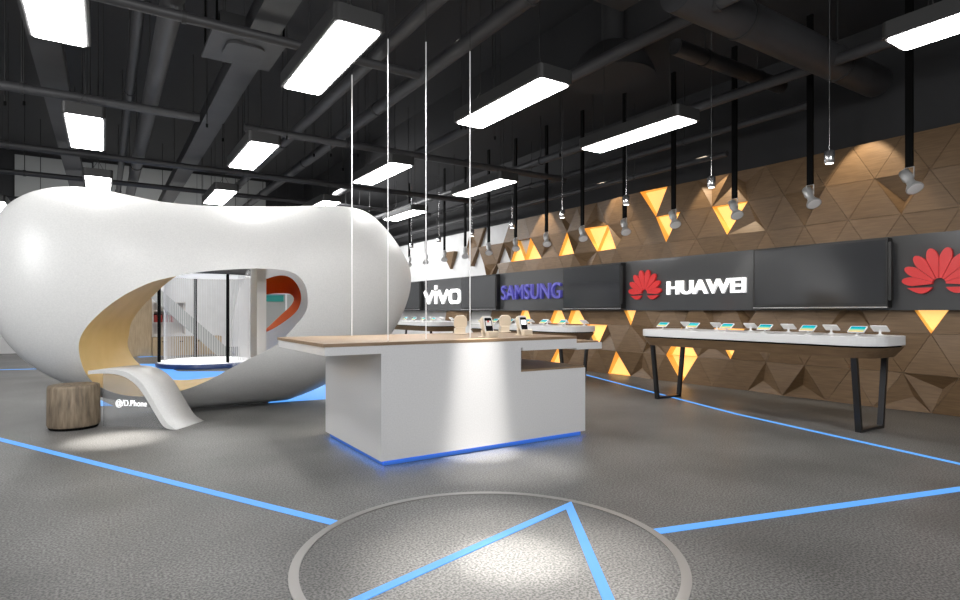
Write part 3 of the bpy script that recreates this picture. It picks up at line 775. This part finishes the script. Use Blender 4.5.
# ================================================================ ceiling services
def wires(t, pts, z0, z1, r=.004):
    for x, y in pts: MB().tube((x, y, z0), (x, y, z1), r, 6).build('suspension_wire', M['wire'], t)
def light_fixture(x, y, z=3.55):
    t = empty('linear_light', (x, y, z))
    P = rrect(-.215, .215, -.83, .83, .05); 
    MB().prism(P, .0, .13).build('housing', M['housing'], t, bevel=.004)
    MB().prism(rrect(-.198, .198, -.815, .815, .045), -.006, .001).build('rim', M['rim'], t)
    MB().prism(rrect(-.18, .18, -.8, .8, .04), -.012, -.0062).build('diffuser', M['panel'], t)
    for sy in (-.55, .55):
        for sx in (-1, 1):
            MB().tube((sx * .1, sy, .13), (0, sy, .32), .004, 6).build('suspension_wire', M['wire'], t)
        MB().tube((0, sy, .32), (0, sy, CZ - z), .004, 6).build('suspension_wire', M['wire'], t)
    return t
LX = [-.31, 1.69, 3.70, 5.71]; colname = ['leftmost', 'second', 'third', 'rightmost']
L0 = None
for j, yc in enumerate((1.38, 5.14, 8.86, 12.4, 16.1)):
    for i, xc in enumerate([-2.25] + LX):
        if j == 0 and i != 4: continue
        if i == 0 and j != 4: continue
        if j == 4 and i > 1 and i < 0: continue
        x = xc + .03 * (yc - 5.2)
        if L0 is None: L0 = light_fixture(x, yc); t = L0
        else: t = copy_tree(L0); t.location = (x, yc, 3.55)
        tag(t, '%s in its row of suspended linear lights, %s' % (['far left one', 'left one', 'second one', 'third one', 'right one'][i],
            ['cut off at the top right corner', 'in the nearest full row', 'in the second row back', 'in the third row back', 'in the farthest row'][j]), 'ceiling light', 'suspended linear ceiling lights')
def pipe(kind, c, z, a0, a1, r, label, mt='duct', name='ceiling_pipe', square=False):
    """kind 'L': along y at x=c ; 'T': along x at y=c"""
    A_ = Vector((c, a0, z)) if kind == 'L' else Vector((a0, c, z)); B_ = Vector((c, a1, z)) if kind == 'L' else Vector((a1, c, z))
    e = empty(name, A_); d = B_ - A_; m_ = MB()
    if square:
        if kind == 'L': m_.box(-r, r, 0, d.y, -r * .7, r * .7)
        else: m_.box(0, d.x, -r, r, -r * .7, r * .7)
    else: m_.tube((0, 0, 0), d, r, 20)
    m_.build('duct_run' if r > .1 else 'pipe_run', M[mt], e)
    L_ = d.length; n = max(2, int(L_ / 3.4)); un = d / L_
    for i in range(n):
        p = un * (L_ * (i + .5) / n)
        MB().tube((p.x, p.y, r * (.7 if square else 1) - .005), (p.x, p.y, (5.2 if A_.x + p.x > 6.5 else CZ) - z), .008, 6).build('hanger_rod', M['wire'], e)
        if not square: MB().tube(p - un * .02, p + un * .02, r + .012, 20).build('collar', M['duct2'], e)
    tag(e, label, 'pipe' if r <= .1 else 'duct')
    return e
pipe('L', -.55, 4.35, 5.0, 17.5, .15, 'wide flat dark duct running over the leftmost light', square=True, name='air_duct')
pipe('L', .30, 4.45, 3.5, 20, .06, 'slim dark pipe just left of the straight ceiling pipe near the upper left')
pipe('L', .55, 4.3, 3.5, 20, .105, 'thick dark pipe running nearly straight up at the upper left')
pipe('L', 1.42, 4.35, 3.5, 21, .15, 'square dark duct passing above the ceiling cassette', square=True, name='air_duct')
pipe('L', 2.68, 4.3, 4.4, 21, .075, 'dark pipe running just right of the big upper-left light')
pipe('L', 3.4, 4.3, 2.5, 21, .085, 'dark pipe crossing behind the four bright cables')
pipe('L', 5.0, 4.3, 1.5, 21, .075, 'dark pipe running between the two upper middle lights')
pipe('L', 7.32, 4.3, .5, 21, .07, 'dark pipe meeting the top right light')
pipe('L', 8.25, 4.18, 4.25, 21, .055, 'slim dark pipe with an open end near the wood wall')
pipe('L', 8.35, 3.82, 5.6, 21, .045, 'thin brownish pipe lowest along the top of the wood wall')
pipe('T', 6.2, 4.12, -.2, 3.15, .05, 'short cross pipe between the upper left ducts')
pipe('T', 9.3, 4.12, -7, 1.16, .06, 'nearest cross pipe from the left edge')
pipe('T', 9.42, 4.12, 1.8, 8.3, .06, 'long cross pipe behind the bright cables')
pipe('T', 12.6, 4.12, -7, 8.0, .06, 'cross pipe above the pavilion top')
pipe('T', 15.0, 4.12, -7, 8.0, .055, 'cross pipe in front of the grey upper back wall')
pipe('T', 18.5, 4.12, -7, 8.0, .055, 'farthest thin cross pipe above the pavilion')
pipe('T', 3.62, 4.38, 4.6, 8.7, .2, 'very thick round duct at the upper right', name='air_duct')
pipe('T', 4.75, 4.62, 6.0, 8.4, .1, 'round duct just behind the thickest upper right duct', name='air_duct')
pipe('T', 4.35, 5.45, 2.4, 5.3, .16, 'flat duct crossing near the top centre', square=True, name='air_duct')
# ceiling cassette
t = empty('ceiling_cassette', (1.32, 6.95, 4.25)); tag(t, 'square dark ceiling cassette unit hanging under the duct at upper left', 'air conditioner')
MB().box(-.38, .38, -.45, .45, 0, .03).build('face_plate', M['duct'], t, bevel=.005); MB().box(-.3, .3, -.36, .36, .03, .22).build('body', M['duct2'], t)
m_ = MB(); m_.prism(rrect(-.2, .2, -.22, .22, .1), -.03, 0); m_.build('grille', M['duct'], t)
for sx in (-1, 1):
    for sy in (-1, 1): MB().tube((sx * .34, sy * .41, .03), (sx * .34, sy * .41, CZ - 4.25), .012, 6).build('hanger_rod', M['rod'], t)
# flat dark soffit board and bowl shaped cowl near the top
t = empty('ceiling_raft', (4.1, 3.95, 4.75)); tag(t, 'flat black board hanging above the upper middle lights', 'ceiling panel')
MB().box(-1.3, .9, -.75, .75, 0, .06).build('board', M['ceil'], t); MB().box(-1.32, .92, -.77, -.75, -.01, .07).build('edge_trim', M['duct'], t)
for sx in (-1, .6):
    for sy in (-.6, .6): MB().tube((sx, sy, .06), (sx, sy, CZ - 4.75), .01, 6).build('hanger_rod', M['rod'], t)
t = empty('duct_cowl', (6.35, 6.15, 4.75)); tag(t, 'dark bowl-shaped duct cowl above the third light from left', 'duct')
MB().lathe([(.62, 0), (.60, .1), (.5, .3), (.3, .48), (.18, .52)], 40).build('bowl', M['ceil'], t); MB().tube((0, 0, .5), (0, 0, CZ - 4.75), .16, 24).build('neck', M['ceil'], t)
ORD = 'first second third fourth fifth sixth seventh eighth ninth tenth eleventh twelfth thirteenth fourteenth fifteenth sixteenth seventeenth eighteenth nineteenth twentieth'.split()
# thin hanging rods (threaded) over the pavilion
hr = [(5, 7.5), (24, 7.5), (82, 8.2), (90, 8.2), (98, 8.2), (103, 8.2), (207, 8.4), (223, 9.1), (261, 9.3), (287, 9.0), (314, 10), (331, 10), (343, 11), (358, 10), (365, 11), (461, 8.5), (466, 8.5), (495, 9), (593, 9.5), (560, 10)]
for i, (u, d) in enumerate(hr):
    p = at_d(u, 200, d); e = empty('hanging_rod', (p.x, p.y, 4.0)); L_ = (5.2 if p.x > 6.5 else CZ) - 4.0
    tag(e, ORD[sorted(hr).index((u, d))] + ' from the left of the thin dark threaded rods hanging under the black ceiling', 'rod', 'thin threaded rods under the ceiling')
    MB().tube((0, 0, 0), (0, 0, L_), .008, 6).build('rod', M['wire'], e); MB().tube((0, 0, -.03), (0, 0, .02), .016, 8).build('end_nut', M['rod'], e)

# track spotlights on black rods along the wood wall
def track_spot():
    t = empty('track_spotlight')
    MB().box(-.018, .018, -.037, .037, 0, 2.25).build('rod', M['rod'], t)
    b_ = MB().box(-.008, .008, -.05, -.042, -.12, 0).box(-.008, .008, .042, .05, -.12, 0).box(-.008, .008, -.05, .05, -.004, .004); b_.build('bracket', M['spothead'], t)
    Mh = Matrix.Translation((0, 0, -.15)) @ Matrix.Scale(1.25, 4) @ Matrix.Rotation(math.radians(-32), 4, 'X') @ Matrix.Rotation(math.radians(18), 4, 'Y')
    h_ = MB().lathe([(.028, .115), (.045, .11), (.048, .02), (.036, .0), (.036, -.04), (.07, -.10), (.072, -.115)], 24, M=Mh).build('head', M['spothead'], t)
    MB().lathe([(.064, -.1162), (.06, -.119)], 24, M=Mh).build('lens', M['wwhite'], h_)
    return t
T0 = track_spot()
for k in range(13):
    t = T0 if k == 0 else copy_tree(T0)
    t.location = (7.8, 2.9 + 1.09 * k + (.03 if k in (1, 2, 3) else 0), 2.96)
    tag(t, 'white spotlight on a black drop rod, %s from the right along the wall' % ('first', 'second', 'third', 'fourth', 'fifth', 'sixth', 'seventh', 'eighth', 'ninth', 'tenth', 'eleventh', 'twelfth', 'thirteenth')[k], 'spotlight', 'spotlights on black rods')
# small pendant cylinders
def pend():
    t = empty('cylinder_pendant')
    MB().lathe([(.05, 0), (.055, .005), (.055, .14), (.03, .15)], 24).build('shade', M['silver'], t)
    MB().lathe([(.04, -.004), (.04, -.0005)], 20).build('lamp', M['lamp'], t)
    MB().tube((0, 0, .15), (0, 0, 2.19), .005, 6).build('cord', M['silver'], t)
    return t
P0 = pend()
for k in range(8):
    t = P0 if k == 0 else copy_tree(P0)
    t.location = (7.0, 3.39 + 1.545 * k, 3.0)
    tag(t, 'small silver cylinder pendant, %s from the right over the hall side of the wood wall' % ('first', 'second', 'third', 'fourth', 'fifth', 'sixth', 'seventh', 'eighth')[k], 'pendant light', 'silver cylinder pendants')
